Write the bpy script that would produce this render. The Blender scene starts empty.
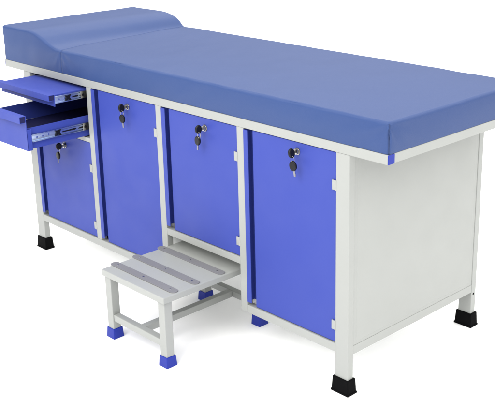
import bpy, bmesh, math, random
from mathutils import Vector, Matrix, noise

random.seed(4)
scene = bpy.context.scene
COL = scene.collection

# ------------------------------------------------------------------ measures
L, D = 1.5937, 0.6045            # couch cabinet, outer faces of the posts
PW, PD = 0.047, 0.0229           # post section (x, y)
ZF = 0.0458                      # top of the rubber feet
ZB0, ZB1 = 0.1182, 0.1441        # bottom rail
ZT0, ZT = 0.6944, 0.72           # top rail
XA, XB, YB = -0.1245, 1.7171, 0.6068
M1, M2, M3, MW = 0.4075, 0.7877, 1.1646, 0.0282
ZN0, ZN1 = 0.2686, 0.2907        # rail over the step niche
ZR0, ZR1 = 0.4975, 0.5135        # rail under the drawers
ZM, ZH = 0.8026, 0.849           # mattress top, raised head end

# ------------------------------------------------------------------ materials
def nt(name):
    m = bpy.data.materials.new(name)
    m.use_nodes = True
    t = m.node_tree
    return m, t, t.nodes['Principled BSDF']

def paint(name, col, rough=0.38, spec=0.5, var=0.04, bump=0.03, scale=260.0, metal=0.0, coat=0.0, smudge=0.08):
    m, t, b = nt(name)
    N, K = t.nodes, t.links
    co = N.new('ShaderNodeTexCoord')
    n1 = N.new('ShaderNodeTexNoise'); n1.inputs['Scale'].default_value = 5.0; n1.inputs['Detail'].default_value = 5
    K.new(co.outputs['Object'], n1.inputs['Vector'])
    mx = N.new('ShaderNodeMix'); mx.data_type = 'RGBA'
    mx.inputs[6].default_value = (*[c * (1 - var) for c in col], 1)
    mx.inputs[7].default_value = (*[min(1, c * (1 + var)) for c in col], 1)
    K.new(n1.outputs['Fac'], mx.inputs[0]); K.new(mx.outputs[2], b.inputs['Base Color'])
    n3 = N.new('ShaderNodeTexNoise'); n3.inputs['Scale'].default_value = 11.0; n3.inputs['Detail'].default_value = 6
    K.new(co.outputs['Object'], n3.inputs['Vector'])
    mr = N.new('ShaderNodeMapRange')
    mr.inputs['From Min'].default_value = .3; mr.inputs['From Max'].default_value = .7
    mr.inputs['To Min'].default_value = rough - smudge; mr.inputs['To Max'].default_value = rough + smudge
    K.new(n3.outputs['Fac'], mr.inputs['Value']); K.new(mr.outputs['Result'], b.inputs['Roughness'])
    n2 = N.new('ShaderNodeTexNoise'); n2.inputs['Scale'].default_value = scale; n2.inputs['Detail'].default_value = 3
    K.new(co.outputs['Object'], n2.inputs['Vector'])
    bp = N.new('ShaderNodeBump'); bp.inputs['Strength'].default_value = bump; bp.inputs['Distance'].default_value = .002
    K.new(n2.outputs['Fac'], bp.inputs['Height']); K.new(bp.outputs['Normal'], b.inputs['Normal'])
    b.inputs['Specular IOR Level'].default_value = spec
    b.inputs['Metallic'].default_value = metal
    b.inputs['Coat Weight'].default_value = coat
    return m

def vinyl(name, col):
    m, t, b = nt(name)
    N, K = t.nodes, t.links
    co = N.new('ShaderNodeTexCoord')
    n1 = N.new('ShaderNodeTexNoise'); n1.inputs['Scale'].default_value = 2.2; n1.inputs['Detail'].default_value = 4
    K.new(co.outputs['Object'], n1.inputs['Vector'])
    mx = N.new('ShaderNodeMix'); mx.data_type = 'RGBA'
    mx.inputs[6].default_value = (*[c * .95 for c in col], 1); mx.inputs[7].default_value = (*[c * 1.05 for c in col], 1)
    K.new(n1.outputs['Fac'], mx.inputs[0]); K.new(mx.outputs[2], b.inputs['Base Color'])
    v = N.new('ShaderNodeTexVoronoi'); v.inputs['Scale'].default_value = 420; v.feature = 'SMOOTH_F1'
    K.new(co.outputs['Object'], v.inputs['Vector'])
    b1 = N.new('ShaderNodeBump'); b1.inputs['Strength'].default_value = .2; b1.inputs['Distance'].default_value = .001
    K.new(v.outputs['Distance'], b1.inputs['Height'])
    n2 = N.new('ShaderNodeTexNoise'); n2.inputs['Scale'].default_value = 9; n2.inputs['Detail'].default_value = 3
    K.new(co.outputs['Object'], n2.inputs['Vector'])
    b2 = N.new('ShaderNodeBump'); b2.inputs['Strength'].default_value = .10; b2.inputs['Distance'].default_value = .01
    K.new(n2.outputs['Fac'], b2.inputs['Height']); K.new(b1.outputs['Normal'], b2.inputs['Normal'])
    K.new(b2.outputs['Normal'], b.inputs['Normal'])
    b.inputs['Roughness'].default_value = .48
    b.inputs['Specular IOR Level'].default_value = .24
    return m

WHITE = paint('white_powder_coat', (.288, .297, .284), .42, .42, .02, .02)
BOUNCEWHITE = paint('white_bounce_sheet', (.85, .86, .85), .5, .4, .02, .02)  # whiter than the frame, added to bounce light under the couch and into the niche
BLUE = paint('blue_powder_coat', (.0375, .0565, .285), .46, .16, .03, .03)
SHADEBLUE = paint('blue_inner_shade', (.012, .013, .06), .6, .2, .03, .02)  # blue darkened to paint in the shade inside cabinet, drawer and grips
VINYL = vinyl('blue_vinyl', (.0285, .0565, .163))
SEAM = vinyl('seam_thread', (.018, .036, .105))
RUBBER = paint('black_rubber', (.0022, .0022, .0026), .7, .05, .1, .05)
BLUEPLASTIC = paint('blue_plastic', (.007, .020, .25), .45, .3, .05, .03)
KEYMETAL = paint('nickel_key', (.22, .22, .25), .35, .5, .05, .02, metal=1.0)
KEYPLASTIC = paint('black_key_plastic', (.004, .004, .006), .4, .25, .05, .02)
GREY = paint('grey_grip_strip', (.158, .158, .168), .6, .4, .10, .25, 420)
STEEL = paint('zinc_plated_steel', (.40, .47, .62), .30, .5, .06, .02, metal=1.0)
CHROME = paint('chrome', (.33, .32, .30), .22, .5, .02, .0, metal=1.0, smudge=.03)
FLOOR = paint('white_studio_floor', (.965, .965, .965), .75, .1, .006, .0)

# ------------------------------------------------------------------ mesh helpers
def box(bm, x0, x1, y0, y1, z0, z1, bev=.0012, seg=2):
    r = bmesh.ops.create_cube(bm, size=1.0)
    vs = r['verts']
    bmesh.ops.scale(bm, verts=vs, vec=(x1 - x0, y1 - y0, z1 - z0))
    bmesh.ops.translate(bm, verts=vs, vec=((x0 + x1) / 2, (y0 + y1) / 2, (z0 + z1) / 2))
    if bev:
        es = list({e for v in vs for e in v.link_edges})
        bmesh.ops.bevel(bm, geom=es, offset=bev, segments=seg, profile=.5, affect='EDGES')

def cyl(bm, p, axis, r, h, r2=None, seg=28, bev=0):
    """cylinder starting at p, running h along axis ('x','y','z')"""
    q = bmesh.ops.create_cone(bm, cap_ends=True, segments=seg, radius1=r, radius2=r if r2 is None else r2, depth=h)
    vs = q['verts']
    bmesh.ops.translate(bm, verts=vs, vec=(0, 0, h / 2))
    if axis == 'x': bmesh.ops.rotate(bm, verts=vs, matrix=Matrix.Rotation(math.pi / 2, 3, 'Y'))
    if axis == 'y': bmesh.ops.rotate(bm, verts=vs, matrix=Matrix.Rotation(-math.pi / 2, 3, 'X'))
    bmesh.ops.translate(bm, verts=vs, vec=p)
    if bev:
        es = [e for e in {e for v in vs for e in v.link_edges} if len(e.link_faces) == 2 and e.calc_face_angle(0) > .8]
        bmesh.ops.bevel(bm, geom=es, offset=bev, segments=2, profile=.5, affect='EDGES')

def prism(bm, pts, axis, a, b, bev=.0, hole=None):
    """closed polygon pts extruded from a to b along axis. x: (y,z)  y: (x,z)  z: (x,y)"""
    def P(u, v, t):
        return {'x': (t, u, v), 'y': (u, t, v), 'z': (u, v, t)}[axis]
    va = [bm.verts.new(P(u, v, a)) for u, v in pts]
    vb = [bm.verts.new(P(u, v, b)) for u, v in pts]
    n = len(pts)
    fs = [bm.faces.new(va), bm.faces.new(vb)]
    for i in range(n):
        fs.append(bm.faces.new((va[i], va[(i + 1) % n], vb[(i + 1) % n], vb[i])))
    bmesh.ops.recalc_face_normals(bm, faces=fs)
    if bev:
        bmesh.ops.bevel(bm, geom=list({e for f in fs for e in f.edges}), offset=bev, segments=2, profile=.5, affect='EDGES')

def tube(bm, path, r, seg=10, closed=False):
    n = len(path); rings = []
    for i, p in enumerate(path):
        p = Vector(p)
        if closed: a, b = Vector(path[i - 1]), Vector(path[(i + 1) % n])
        else: a, b = Vector(path[max(i - 1, 0)]), Vector(path[min(i + 1, n - 1)])
        t = (b - a).normalized()
        u = t.cross(Vector((0.3, .9, .2))).normalized(); w = t.cross(u)
        rings.append([bm.verts.new(p + r * (math.cos(k * 2 * math.pi / seg) * u + math.sin(k * 2 * math.pi / seg) * w)) for k in range(seg)])
    for i in range(n if closed else n - 1):
        A, B = rings[i], rings[(i + 1) % n]
        for k in range(seg):
            bm.faces.new((A[k], A[(k + 1) % seg], B[(k + 1) % seg], B[k]))
    if not closed:
        bm.faces.new(rings[0]); bm.faces.new(rings[-1])
    bmesh.ops.recalc_face_normals(bm, faces=bm.faces)

def frustum(bm, x0, x1, y0, y1, z0, z1, grow, bev=.002):
    """foot: top section given, bottom wider by grow on each side"""
    r = bmesh.ops.create_cube(bm, size=1.0); vs = r['verts']
    for v in vs:
        g = grow if v.co.z < 0 else 0
        v.co = Vector(((x0 - g) if v.co.x < 0 else (x1 + g), (y0 - g) if v.co.y < 0 else (y1 + g), z0 if v.co.z < 0 else z1))
    es = list({e for v in vs for e in v.link_edges})
    bmesh.ops.bevel(bm, geom=es, offset=bev, segments=3, profile=.5, affect='EDGES')

def origin(o):
    p = Vector((0, 0, 0))
    while o is not None:
        p += o.location; o = o.parent
    return p

def obj(name, bm, mat, parent=None, smooth=False):
    """links a bmesh drawn in world coordinates as ONE mesh object under its parent"""
    o0 = origin(parent)
    bmesh.ops.translate(bm, verts=bm.verts, vec=-o0)
    me = bpy.data.meshes.new(name); bm.to_mesh(me); bm.free()
    me.materials.append(mat)
    if smooth:
        me.shade_smooth() if hasattr(me, 'shade_smooth') else None
        if smooth == 'angle': me.set_sharp_from_angle(angle=math.radians(38))
    o = bpy.data.objects.new(name, me); COL.objects.link(o); o.parent = parent
    return o

def thing(name, label, cat, loc, group=None):
    o = bpy.data.objects.new(name, None); COL.objects.link(o)
    o.location = loc; o.empty_display_size = .1
    o['label'] = label; o['category'] = cat
    if group: o['group'] = group
    return o

def part(name, mat, parent, *boxes, bev=.0012):
    bm = bmesh.new()
    for b in boxes: box(bm, *b, bev=bev)
    return obj(name, bm, mat, parent)

# ------------------------------------------------------------------ the setting
bm = bmesh.new()
bmesh.ops.create_grid(bm, x_segments=1, y_segments=1, size=30)
fl = obj('floor', bm, FLOOR); fl['kind'] = 'structure'

# ------------------------------------------------------------------ examination couch (cabinet)
couch = thing('examination_couch', 'white steel examination couch cabinet with four blue doors and two pulled-out drawers, carrying the mattress',
              'examination couch', (L / 2, D / 2, 0))

# legs with black rubber feet
for x0, y0, hole in ((0, 0, 0), (L - PW, 0, 0), (L - PW, D - PD, 1), (0, D - PD, 0)):
    bm = bmesh.new(); box(bm, x0, x0 + PW, y0, y0 + PD, .012, ZT0, .0018)
    leg = obj('leg', bm, WHITE, couch)
    bm = bmesh.new(); frustum(bm, x0 - .0052, x0 + PW + .0052, y0 - .0048, y0 + PD + .0048, 0.0005, ZF, .0022, .0024)
    box(bm, x0 - .009, x0 + PW + .009, y0 - .0085, y0 + PD + .0085, 0.0, .006, .0018)
    obj('foot', bm, RUBBER, leg)
    if hole:
        bm = bmesh.new(); cyl(bm, (x0 + PW - .001, y0 + PD * .45, .111), 'x', .0038, .0013, seg=16)
        obj('bolt_hole', bm, RUBBER, leg)

# top frame carrying the mattress (tube ring), its end plugs and deck
tf = part('top_frame', WHITE, couch,
          (XA, XB, 0, .0256, ZT0, ZT), (XA, XB, YB - .0256, YB, ZT0, ZT),
          (XA, XA + .0256, .0256, YB - .0256, ZT0, ZT), (XB - .0256, XB, .0256, YB - .0256, ZT0, ZT),
          (.38, .4056, .0256, YB - .0256, ZT0, ZT), (1.18, 1.2056, .0256, YB - .0256, ZT0, ZT))
for x, s in ((XB, 1), (XA, -1)):
    for y in (0, YB - .0256):
        bm = bmesh.new()
        xs = sorted((x, x + s * .0022)); box(bm, xs[0], xs[1], y + .0002, y + .0254, ZT0 + .0002, ZT - .0002, .0008)
        obj('end_plug', bm, BLUEPLASTIC, tf)
part('deck', WHITE, couch, (XA + .027, XB - .027, .027, YB - .027, ZT - .0095, ZT - .0005))

# front members
part('upright', WHITE, couch, (M1, M1 + MW, 0, .022, ZB1, ZT0))
part('upright', WHITE, couch, (M2, M2 + MW, 0, .022, ZB0, ZT0))
part('upright', WHITE, couch, (M3, M3 + MW, 0, .022, ZB0, ZT0))
part('bottom_rail', WHITE, couch, (PW, M2, 0, .022, ZB0, ZB1))
part('bottom_rail', WHITE, couch, (M3 + MW, L - PW, 0, .022, ZB0, ZB1))
part('niche_rail', WHITE, couch, (M2 + MW, M3, 0, .022, ZN0, ZN1))
part('drawer_rail', WHITE, couch, (PW, M1, 0, .022, ZR0, ZR1))

# end panels: rails plus a sheet set back a little with a folded rim
def end_panel(xo, s):
    bm = bmesh.new()
    def bx(d0, d1, y0, y1, z0, z1, bev=.0012):
        xs = sorted((xo - s * d0, xo - s * d1)); box(bm, xs[0], xs[1], y0, y1, z0, z1, bev)
    bx(.0006, .022, PD, D - PD, ZB0, ZB1)
    bx(.0018, .012, PD + .0003, D - PD - .0003, ZB1 + .0002, ZT0 - .0005, .0006)
    bx(.0014, .004, PD + .013, D - PD - .013, ZB1 + .009, ZT0 - .006, .0016)
    o = obj('end_panel', bm, WHITE, couch)
    return o
end_panel(L, 1); end_panel(0, -1)
part('back_panel', WHITE, couch, (PW, M2 + MW, D - .012, D - .004, ZB0, ZT0 - .001), (M2 + MW + .0005, M3 - .0005, D - .012, D - .004, ZN0, ZT0 - .001),
     (M3, L - PW, D - .012, D - .004, ZB0, ZT0 - .001))
part('bottom_panel', BOUNCEWHITE, couch, (PW, M2, .023, D - .014, ZB0 + .001, ZB0 + .004), (M3 + MW, L - PW, .023, D - .014, ZB0 + .001, ZB0 + .004),
     (M2 + MW, M3, .023, D - .014, ZN0 + .004, ZN0 + .007), bev=0)
part('partition', SHADEBLUE, couch, (M1 + .012, M1 + .014, .0225, D - .013, ZB0 + .008, ZT0 - .001), bev=0)
part('partition', BOUNCEWHITE, couch, (M2 + MW - .003, M2 + MW - .001, .0225, D - .013, ZB0 + .008, ZT0 - .001), bev=0)
part('partition', BOUNCEWHITE, couch, (M3 + .001, M3 + .003, .0225, D - .013, ZB0 + .008, ZT0 - .001), bev=0)
part('drawer_shelf', SHADEBLUE, couch, (PW, M1, .0225, D - .014, ZR0, ZR0 + .002), bev=0)
part('side_lining', SHADEBLUE, couch, (.014, .016, PD + .001, D - .014, ZB0 + .008, ZT0 - .002), bev=0)

# ---- doors: sheet panel whose left edge is folded into a J-shaped pull
def door(x0, x1, z0, z1, hz, lock_x, lock_z):
    yp, yf, yb, t = .0040, -.0022, .0270, .0012
    g = .0022
    x0 += g; x1 -= g * .6; z0 += g; z1 -= g
    lip = .0185
    xc = x0 + lip + .0130
    bm = bmesh.new()
    box(bm, xc, x1, yp, yp + .012, z0, z1, .0014)
    # fold: web forward, flange back over the panel
    prism(bm, [(x0 + lip, yf), (x0, yf), (x0, yb), (xc + t, yb), (xc + t, yp + .012), (xc, yp + .012), (xc, yb - t), (x0 + t, yb - t), (x0 + t, yf + t), (x0 + lip, yf + t)],
          'z', z0 + .0095, z1 - .0015)
    d = obj('door', bm, BLUE, couch)
    bm = bmesh.new()                                    # lock escutcheon and cylinder
    cyl(bm, (lock_x, yp - .0022, lock_z), 'y', .0105, .0022, seg=32, bev=.0006)
    cyl(bm, (lock_x, yp - .0085, lock_z), 'y', .0082, .0063, seg=32, bev=.0008)
    box(bm, lock_x - .0008, lock_x + .0008, yp - .0088, yp - .0080, lock_z - .004, lock_z + .004, 0)
    obj('lock', bm, CHROME, d, 'angle')
    for z in hz:
        bm = bmesh.new()
        box(bm, x1 - .0115, x1 + .0022, -.0010, .0012, z - .0135, z + .0135, .0006)
        box(bm, x1 - .0115, x1 - .0095, .0012, yp + .0008, z - .0135, z + .0135, .0004)
        cyl(bm, (x1 + .0014, .0004, z - .0138), 'z', .0022, .0276, seg=16)
        obj('hinge', bm, WHITE, d, 'angle')
    return d

LOCKS = [(.2382, .4552), (.6352, .6627), (1.0212, .6622), (1.4037, .6672)]
door(PW, M1, ZB1, ZR0, (.4035, .1915), *LOCKS[0])
door(M1 + MW, M2, ZB1, ZT0, (.6030, .1950), *LOCKS[1])
door(M2 + MW, M3, ZN1, ZT0, (.6035, .3405), *LOCKS[2])
door(M3 + MW, L - PW, ZB1, ZT0, (.6035, .1990), *LOCKS[3])

# ---- drawers, pulled out on ball-bearing slides
def slide(parent, xs, y0, zc, h):
    """outer member screwed to the drawer, middle member, clip and cabinet bracket, on the plane x = xs"""
    bm = bmesh.new()
    prism(bm, [(y0, zc - h / 2), (.30, zc - h / 2), (.30, zc + h / 2), (y0, zc + h / 2)], 'x', xs, xs + .0022, .0006)
    for s in (-1, 1):
        box(bm, xs + .0022, xs + .0085, y0, -.001, zc + s * h / 2 - .0011, zc + s * h / 2 + .0011, .0004)
    for k in range(3):
        cyl(bm, (xs + .002, y0 + .020 + k * .022, zc), 'x', .0032, .0012, seg=14)
    o = obj('slide_rail', bm, STEEL, parent, 'angle')
    ym = y0 * .52
    bm = bmesh.new()                                   # middle member
    box(bm, xs + .0024, xs + .0058, ym, .20, zc - h * .30, zc + h * .30, .0006)
    obj('middle_rail', bm, STEEL, o)
    bm = bmesh.new()                                   # black release clip, slots
    prism(bm, [(ym - .014, zc + h * .42), (ym - .003, zc + h * .30), (ym + .010, zc + h * .48), (ym + .004, zc), (ym + .010, zc - h * .48), (ym - .003, zc - h * .30), (ym - .014, zc - h * .42), (ym - .010, zc)],
          'x', xs + .003, xs + .0078, .0004)
    prism(bm, [(ym + .014, zc - .0022), (ym * .42, zc - .0030), (ym * .36, zc), (ym * .42, zc + .0030), (ym + .014, zc + .0012)], 'x', xs + .0058, xs + .0066)
    prism(bm, [(ym * .30, zc - .0020), (-.012, zc - .0045), (-.008, zc + .0035), (ym * .26, zc + .0012)], 'x', xs + .0058, xs + .0068)
    obj('slide_clip', bm, KEYPLASTIC, o)
    bm = bmesh.new()                                   # bracket on the cabinet
    box(bm, xs + .0066, xs + .0092, -.0150, .010, zc - h * .55, zc + h * .55, .0008)
    b = obj('slide_bracket', bm, CHROME, o)
    bm = bmesh.new(); cyl(bm, (xs + .0088, -.0060, zc), 'x', .0046, .0008, seg=18)
    obj('bracket_hole', bm, KEYPLASTIC, b)

XR = .3860                                             # outer face of the drawers' right side
def drawer(yp, z0, z1, zs, covered, back):
    x0, x1 = PW + .004, .3985
    bm = bmesh.new()
    t = .0014
    if covered:                                        # shallow pull-out tray with a flat top
        box(bm, x0 + .010, XR, yp + .002, yp + back, z0 + .006, z1 - .0035, .0012)
    else:
        box(bm, x0 + .010, x0 + .010 + t, yp + .0022, yp + back, z0 + .0115, zs, .0004)
        box(bm, XR - t, XR, yp + .0022, yp + back, z0 + .002, zs, .0004)
        box(bm, x0 + .010 + t, XR - t, yp + back - t, yp + back, z0 + .0115, zs - .002, .0004)
    d = obj('drawer', bm, BLUE, couch)
    if not covered:
        part('drawer_base', SHADEBLUE, d, (x0 + .0115, XR - .0015, yp + .0022, yp + back - .0015, z0 + .010, z0 + .0115), bev=0)  # base coloured near-black to hold the shade inside the drawer
    fl_ = .0215
    bm = bmesh.new()                                   # front sheet folded over into the grip
    lo = z1 - (.0200 if covered else .0235)
    prism(bm, [(yp, z0), (yp + .002, z0), (yp + .002, z1), (yp - fl_, z1), (yp - fl_, lo), (yp - .004, lo), (yp - .004, lo + .0015), (yp - fl_ + .0015, lo + .0015), (yp - fl_ + .0015, z1 - .0015), (yp, z1 - .0015)],
          'x', x0, x1)
    if not covered:
        box(bm, x1 - .0016, x1, yp + .0002, yp + .018, z0, z1 - .048, .0004)
    f = obj('front_panel', bm, BLUE, d)
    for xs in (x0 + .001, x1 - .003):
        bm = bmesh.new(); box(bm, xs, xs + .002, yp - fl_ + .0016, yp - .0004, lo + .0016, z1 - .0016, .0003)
        obj('channel_shade', bm, SHADEBLUE, f)  # dark sheet in the grip channel's end, painting the shade inside it
    return d
d = drawer(-.121, .6460, .6870, .683, True, .46)
slide(d, XR, -.117, .6665, .022)
d = drawer(-.2355, .5160, .6360, .590, False, .50)
slide(d, XR, -.2130, .5545, .0235)

# ------------------------------------------------------------------ mattress
mat = thing('mattress', 'blue vinyl mattress with a raised head end lying on top of the white cabinet', 'mattress', (.8, YB / 2, ZT))
ZP = (ZH, ZH, .8462, .8405, .8310, .8185, .8090, .8035, ZM - .0012, ZM + .0002, ZM)
XF = (-1, .052, .080, .107, .143, .172, .198, .226, .262, .300, 3)      # the slope along the front edge
XK = (-1, .085, .112, .138, .165, .183, .190, .196, .206, .232, 3)      # and along the back edge, where it is steeper
def seam_x(y):
    return .264 - .058 * y / YB
def ztop(x, y):
    t = min(1, max(0, y / YB)); t = t ** .8
    X = [a + (b - a) * t for a, b in zip(XF, XK)]
    def f(x):
        for i in range(len(X) - 1):
            if x <= X[i + 1]: return ZP[i] + (ZP[i + 1] - ZP[i]) * (x - X[i]) / (X[i + 1] - X[i])
        return ZM
    return sum(f(x + k * .0035) * (5 - abs(k)) for k in range(-4, 5)) / 25

def cushion(name, x0, x1, rx0, rx1):
    ry0, ry1, rz = .0095, .0095, .0095
    yA, yB, zb = .0020, YB + .0005, ZT + .0008
    def stops(a, b, ra, rb, n):
        s = [a + ra * k / 5 for k in range(5)] + [a + ra + (b - rb - a - ra) * k / n for k in range(n + 1)] + [b - rb * (4 - k) / 5 for k in range(5)]
        return s
    xsn = stops(x0, x1, rx0, rx1, max(30, int((x1 - x0) / .009)))
    ysn = stops(yA, yB, ry0, ry1, 56)
    zsn = [.8 * k / 14 for k in range(15)] + [ 'r0', 'r1', 'r2', 'r3', 'r4']
    bm = bmesh.new(); cache = {}
    def point(i, j, k):
        key = (i, j, k)
        if key in cache: return cache[key]
        x, y = xsn[i], ysn[j]
        if x0 < 0: x = XA + (x - XA) * (seam_x(y) - XA) / (XS - XA)
        else: x = XB - (XB - x) * (XB - seam_x(y)) / (XB - XS)
        X0, X1 = (x0, seam_x(y)) if x0 < 0 else (seam_x(y), x1)
        zt = ztop(min(max(x, X0 + rx0), X1 - rx1), y)
        zi = zt - rz
        kz = zsn[k]
        z = zb + (zi - zb) * kz / .8 if not isinstance(kz, str) else zi + rz * (int(kz[1]) + 1) / 5
        qx = min(max(x, X0 + rx0), X1 - rx1); qy = min(max(y, yA + ry0), yB - ry1); qz = min(z, zi)
        rx = rx0 if x < qx else rx1
        n = Vector(((x - qx) / rx, (y - qy) / ry0, (z - qz) / rz))
        if n.length > 0: n = n.normalized() * max(abs(n.x), abs(n.y), abs(n.z))
        p = Vector((qx + n.x * rx, qy + n.y * ry0, qz + n.z * rz))
        # soft fullness of the foam and small unevenness of the cover
        h = min(1, max(0, (p.z - zb) / (zt - zb)))
        ex = min(1, min(p.x - XA, XB - p.x) / .10); ey = min(1, min(p.y - yA, yB - p.y) / .10)
        e = max(0, ex) * max(0, ey)
        p.z += h * (.0020 * e + .0017 * noise.noise((p.x * 4.2, p.y * 5.5, 1.7)) * max(.3, e)
                    + .0011 * noise.noise((p.x * 13 + p.y * 5, p.y * 9 - p.x * 3, 7.3)))
        def creases(a, z, k):                        # pulls in the cover running off a corner or a seam
            dd = math.hypot(a, z - zt)
            return math.exp(-dd / .075) * math.sin(9.5 * math.atan2(zt - z, abs(a) + .004) + k)
        if y <= yA + 1e-6:
            p.y += (-.0022 * math.sin(math.pi * h) * min(1, max(0, ex * 3)) + .0014 * noise.noise((p.x * 6, p.z * 14, 4.1))
                    + .0018 * noise.noise((p.x * 15 - p.z * 18, p.z * 12 + p.x * 4, 2.2)))
            p.y += .0036 * creases(p.x - XB, p.z, .6) * math.sin(math.pi * min(1, h)) + .0026 * creases(p.x - seam_x(0), p.z, 2.0) * math.sin(math.pi * min(1, h))
        if x >= x1 - 1e-6 and rx1 > .005:
            p.x += (.0030 * math.sin(math.pi * h) * min(1, max(0, ey * 3)) + .0012 * noise.noise((p.y * 6, p.z * 14, 9.1))
                    + .0034 * creases(p.y - yA, p.z, 1.9) * math.sin(math.pi * min(1, h)))
        v = bm.verts.new(p); cache[key] = v
        return v
    I, J, K = len(xsn) - 1, len(ysn) - 1, len(zsn) - 1
    def quad(a, b, c, d_): bm.faces.new([point(*q) for q in (a, b, c, d_)])
    for i in range(I):
        for j in range(J):
            quad((i, j, K), (i + 1, j, K), (i + 1, j + 1, K), (i, j + 1, K))
        for k in range(K):
            quad((i, 0, k), (i + 1, 0, k), (i + 1, 0, k + 1), (i, 0, k + 1))
            quad((i, J, k), (i, J, k + 1), (i + 1, J, k + 1), (i + 1, J, k))
    for j in range(J):
        for k in range(K):
            quad((0, j, k), (0, j, k + 1), (0, j + 1, k + 1), (0, j + 1, k))
            quad((I, j, k), (I, j + 1, k), (I, j + 1, k + 1), (I, j, k + 1))
    bmesh.ops.recalc_face_normals(bm, faces=bm.faces)
    return obj(name, bm, VINYL, mat, True)
XS = .2640
cushion('headrest', XA - .002, XS, .0085, .0005)
cushion('cushion', XS, XB + .001, .0005, .0085)

for cx, cy, top in ((XB - .0012, .0048, ZM), (XB - .0012, YB - .0025, ZM), (XA + .0008, .0048, ZH), (XA + .0008, YB - .0025, ZH)):
    bm = bmesh.new(); n = 16
    tube(bm, [(cx + .0004 * math.sin(k * 1.3), cy + .0004 * math.cos(k * 1.7), ZT + .001 + (top - ZT - .006) * k / n) for k in range(n + 1)], .0017, 8)
    obj('corner_seam', bm, SEAM, mat, True)

# ------------------------------------------------------------------ step stool slid half under the couch
SX0, SX1, SY0, SY1 = .8354, 1.1003, -.2398, .1349
ZS, ZSB = .2284, .2085
step = thing('step_stool', 'white steel step stool with three grey grip strips, half inside the couch niche',
             'step stool', ((SX0 + SX1) / 2, (SY0 + SY1) / 2, 0))
o = .0215
bm = bmesh.new(); box(bm, SX0 - o, SX1 + o, SY0 - o, SY1 + o, ZSB, ZS, .0028, 3)
obj('step_top', bm, WHITE, step)
for y in (-.2080, -.1255, -.0255):
    bm = bmesh.new()
    xa, xb, r = .8020, 1.1160, .0140
    pts = [(xa + r + r * math.cos(math.radians(a)), y + r * math.sin(math.radians(a))) for a in range(90, 271, 12)]
    pts += [(xb - r + r * math.cos(math.radians(a)), y + r * math.sin(math.radians(a))) for a in range(-90, 91, 12)]
    prism(bm, pts, 'z', ZS - .0004, ZS + .0026)
    es = [e for e in bm.edges if all(v.co.z > ZS + .001 for v in e.verts)]
    bmesh.ops.bevel(bm, geom=es, offset=.0007, segments=2, profile=.5, affect='EDGES')
    s = obj('grip_strip', bm, GREY, step)
    for x in (xa + .028, (xa + xb) / 2, xb - .028):
        bm = bmesh.new(); cyl(bm, (x, y, ZS + .0022), 'z', .0036, .0010, .0026, seg=16)
        obj('screw', bm, KEYMETAL, s, 'angle')
h = .0145
for x in (SX0, SX1):
    for y in (SY0, SY1):
        bm = bmesh.new(); box(bm, x - h, x + h, y - h, y + h, .010, ZSB - .0002, .0018)
        leg = obj('leg', bm, WHITE, step)
        bm = bmesh.new(); frustum(bm, x - h - .0030, x + h + .0030, y - h - .0030, y + h + .0030, 0, .0335, .0022, .0018)
        obj('foot', bm, BLUEPLASTIC, leg)
part('stretcher', WHITE, step, (SX0 + h, SX1 - h, SY0 - .011, SY0 + .011, .0600, .0820), bev=.0016)
part('stretcher', WHITE, step, (SX0 + h, SX1 - h, SY1 - .011, SY1 + .011, .0600, .0820), bev=.0016)
part('stretcher', WHITE, step, (.9735 - .011, .9735 + .011, SY0 + .011, SY1 - .011, .0602, .0818), bev=.0016)

# ------------------------------------------------------------------ key sets: one key in the lock, its twin hanging from the ring
def key_mesh(bm, c, axis_long, flat):
    pass

def key_set(label):
    yl = .0040 - .0085                                  # face of the lock cylinder; the lock sits at x = z = 0
    root = thing('key_set', label, 'keys', (0, yl, 0), 'key sets hanging from the door locks')
    def bow(parent_key, cx, cy, cz, ax, ru, rz, th):
        bm = bmesh.new()
        bmesh.ops.create_uvsphere(bm, u_segments=24, v_segments=14, radius=1)
        for v in bm.verts:
            s = v.co.copy()
            k = max(-1, min(1, s.x * 2.2)) if True else s.x
            a = Vector((k * th / 2 * (1 if abs(s.x) > .01 else 1), s.y * ru, s.z * rz))
            if ax == 'x': a = Vector((a.y, a.x, a.z))
            v.co = a + Vector((cx, cy, cz))
        return bm
    # key in the lock: flat in the y-z plane
    bm = bmesh.new(); box(bm, -.0010, .0010, yl - .008, yl + .004, -.0036, .0036, .0003)
    k1 = obj('key', bm, KEYMETAL, root)
    obj('key_head', bow(k1, 0, yl - .0170, 0, 'y', .0115, .0135, .0075), KEYPLASTIC, k1, True)
    # ring through both heads
    bm = bmesh.new()
    tube(bm, [(.0045 + .0095 * math.sin(a) * .3, yl - .0195 + .003 * math.sin(a), -.0165 + .0085 * math.cos(a)) for a in [k * math.pi / 12 for k in range(24)]], .0008, 8, True)
    obj('key_ring', bm, CHROME, root, True)
    # hanging key, turned flat to the door
    bm = bmesh.new(); box(bm, -.0030, .0030, yl - .0203, yl - .0185, -.0640, -.0460, .0003)
    for i in range(4): box(bm, .0030, .0042, yl - .0202, yl - .0186, -.062 + i * .0036, -.0602 + i * .0036, 0)
    k2 = obj('key', bm, KEYMETAL, root)
    obj('key_head', bow(k2, 0, yl - .0194, -.0345, 'x', .0118, .0145, .0075), KEYPLASTIC, k2, True)
    return root

def copy_tree(src, parent=None):
    c = src.copy(); COL.objects.link(c); c.parent = parent
    for ch in list(src.children): copy_tree(ch, c)
    return c

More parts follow.
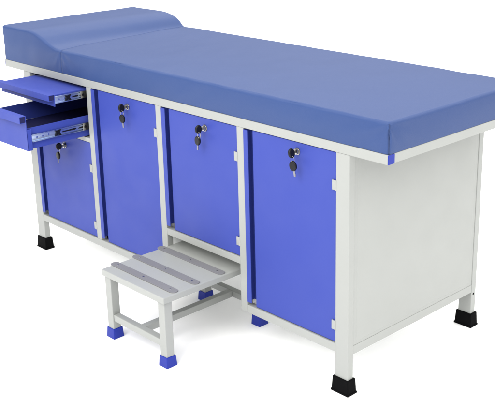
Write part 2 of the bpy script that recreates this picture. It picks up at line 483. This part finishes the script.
KEYLABELS = ['black-headed keys in the lock of the door under the drawers',
             'black-headed keys in the lock of the tall door right beside the drawers',
             'black-headed keys in the lock of the shorter door above the step stool',
             'black-headed keys in the lock of the door next to the white end panel']
key0 = key_set(KEYLABELS[0])
for i, ((x, z), lab) in enumerate(zip(LOCKS, KEYLABELS)):
    k = key0 if i == 0 else copy_tree(key0)
    k.location = (x, -.0045, z); k['label'] = lab
    k.rotation_euler = (0, math.radians((9, -7, 4, -12)[i]), math.radians((-6, 4, -3, 7)[i]))
    k.children[-1].rotation_euler = (0, math.radians((-4, 3, -9, 5)[i]), 0)

# ------------------------------------------------------------------ light: white studio, front soft box, added ceiling fill
w = bpy.data.worlds.new('World'); scene.world = w; w.use_nodes = True
bg = w.node_tree.nodes['Background']
bg.inputs['Color'].default_value = (1, 1, 1, 1); bg.inputs['Strength'].default_value = .74
wt = w.node_tree                                          # background dimmed towards the head end, added to darken the left fronts
wc = wt.nodes.new('ShaderNodeTexCoord'); ws = wt.nodes.new('ShaderNodeSeparateXYZ')
wm = wt.nodes.new('ShaderNodeMapRange')
wm.inputs['From Min'].default_value = -1; wm.inputs['From Max'].default_value = .5
wm.inputs['To Min'].default_value = .10; wm.inputs['To Max'].default_value = 1.2
wt.links.new(wc.outputs['Generated'], ws.inputs[0]); wt.links.new(ws.outputs['X'], wm.inputs['Value'])
wt.links.new(wm.outputs['Result'], bg.inputs['Color'])

def area(name, loc, target, sx, sy, power):
    l = bpy.data.lights.new(name, 'AREA'); l.shape = 'RECTANGLE'; l.size = sx; l.size_y = sy; l.energy = power
    l.color = (1, .99, .975)
    o = bpy.data.objects.new(name, l); COL.objects.link(o); o.location = loc
    o.rotation_euler = (Vector(target) - Vector(loc)).to_track_quat('-Z', 'Y').to_euler()
    return o
area('ceiling_fill', (.8, 2.0, 6.5), (.8, 2.001, 0), 30.0, 30.0, 1.95 * math.pi * 900)  # unseen and oversized, added to keep the floor evenly white
area('softbox_front', (1.7, -2.6, 2.7), (1.1, -.1, .35), 1.8, 1.4, 76)

# ------------------------------------------------------------------ camera
PX, PY, F = 261.976, 181.713, 973.66
yaw, pitch, roll = .813351, -.319998, -.020061
f = Vector((-math.sin(yaw) * math.cos(pitch), math.cos(yaw) * math.cos(pitch), math.sin(pitch)))
r0 = Vector((math.cos(yaw), math.sin(yaw), 0)); u0 = r0.cross(f)
cr, sr = math.cos(roll), math.sin(roll)
r = cr * r0 + sr * u0; u = -sr * r0 + cr * u0
cam = bpy.data.cameras.new('Camera'); co = bpy.data.objects.new('Camera', cam); COL.objects.link(co)
M = Matrix((( r.x, u.x, -f.x, 3.164536), (r.y, u.y, -f.y, -1.794846), (r.z, u.z, -f.z, 1.416132), (0, 0, 0, 1)))
co.matrix_world = M
cam.sensor_fit = 'HORIZONTAL'; cam.sensor_width = 36; cam.lens = F / 495 * 36
cam.shift_x = (247.5 - PX) / 495; cam.shift_y = (PY - 200) / 495
cam.clip_start = .05; cam.clip_end = 200
scene.camera = co

scene.view_settings.view_transform = 'Standard'; scene.view_settings.look = 'None'
scene.view_settings.exposure = 0; scene.view_settings.gamma = 1
scene.render.engine = 'CYCLES'
scene.cycles.max_bounces = 10; scene.cycles.diffuse_bounces = 6
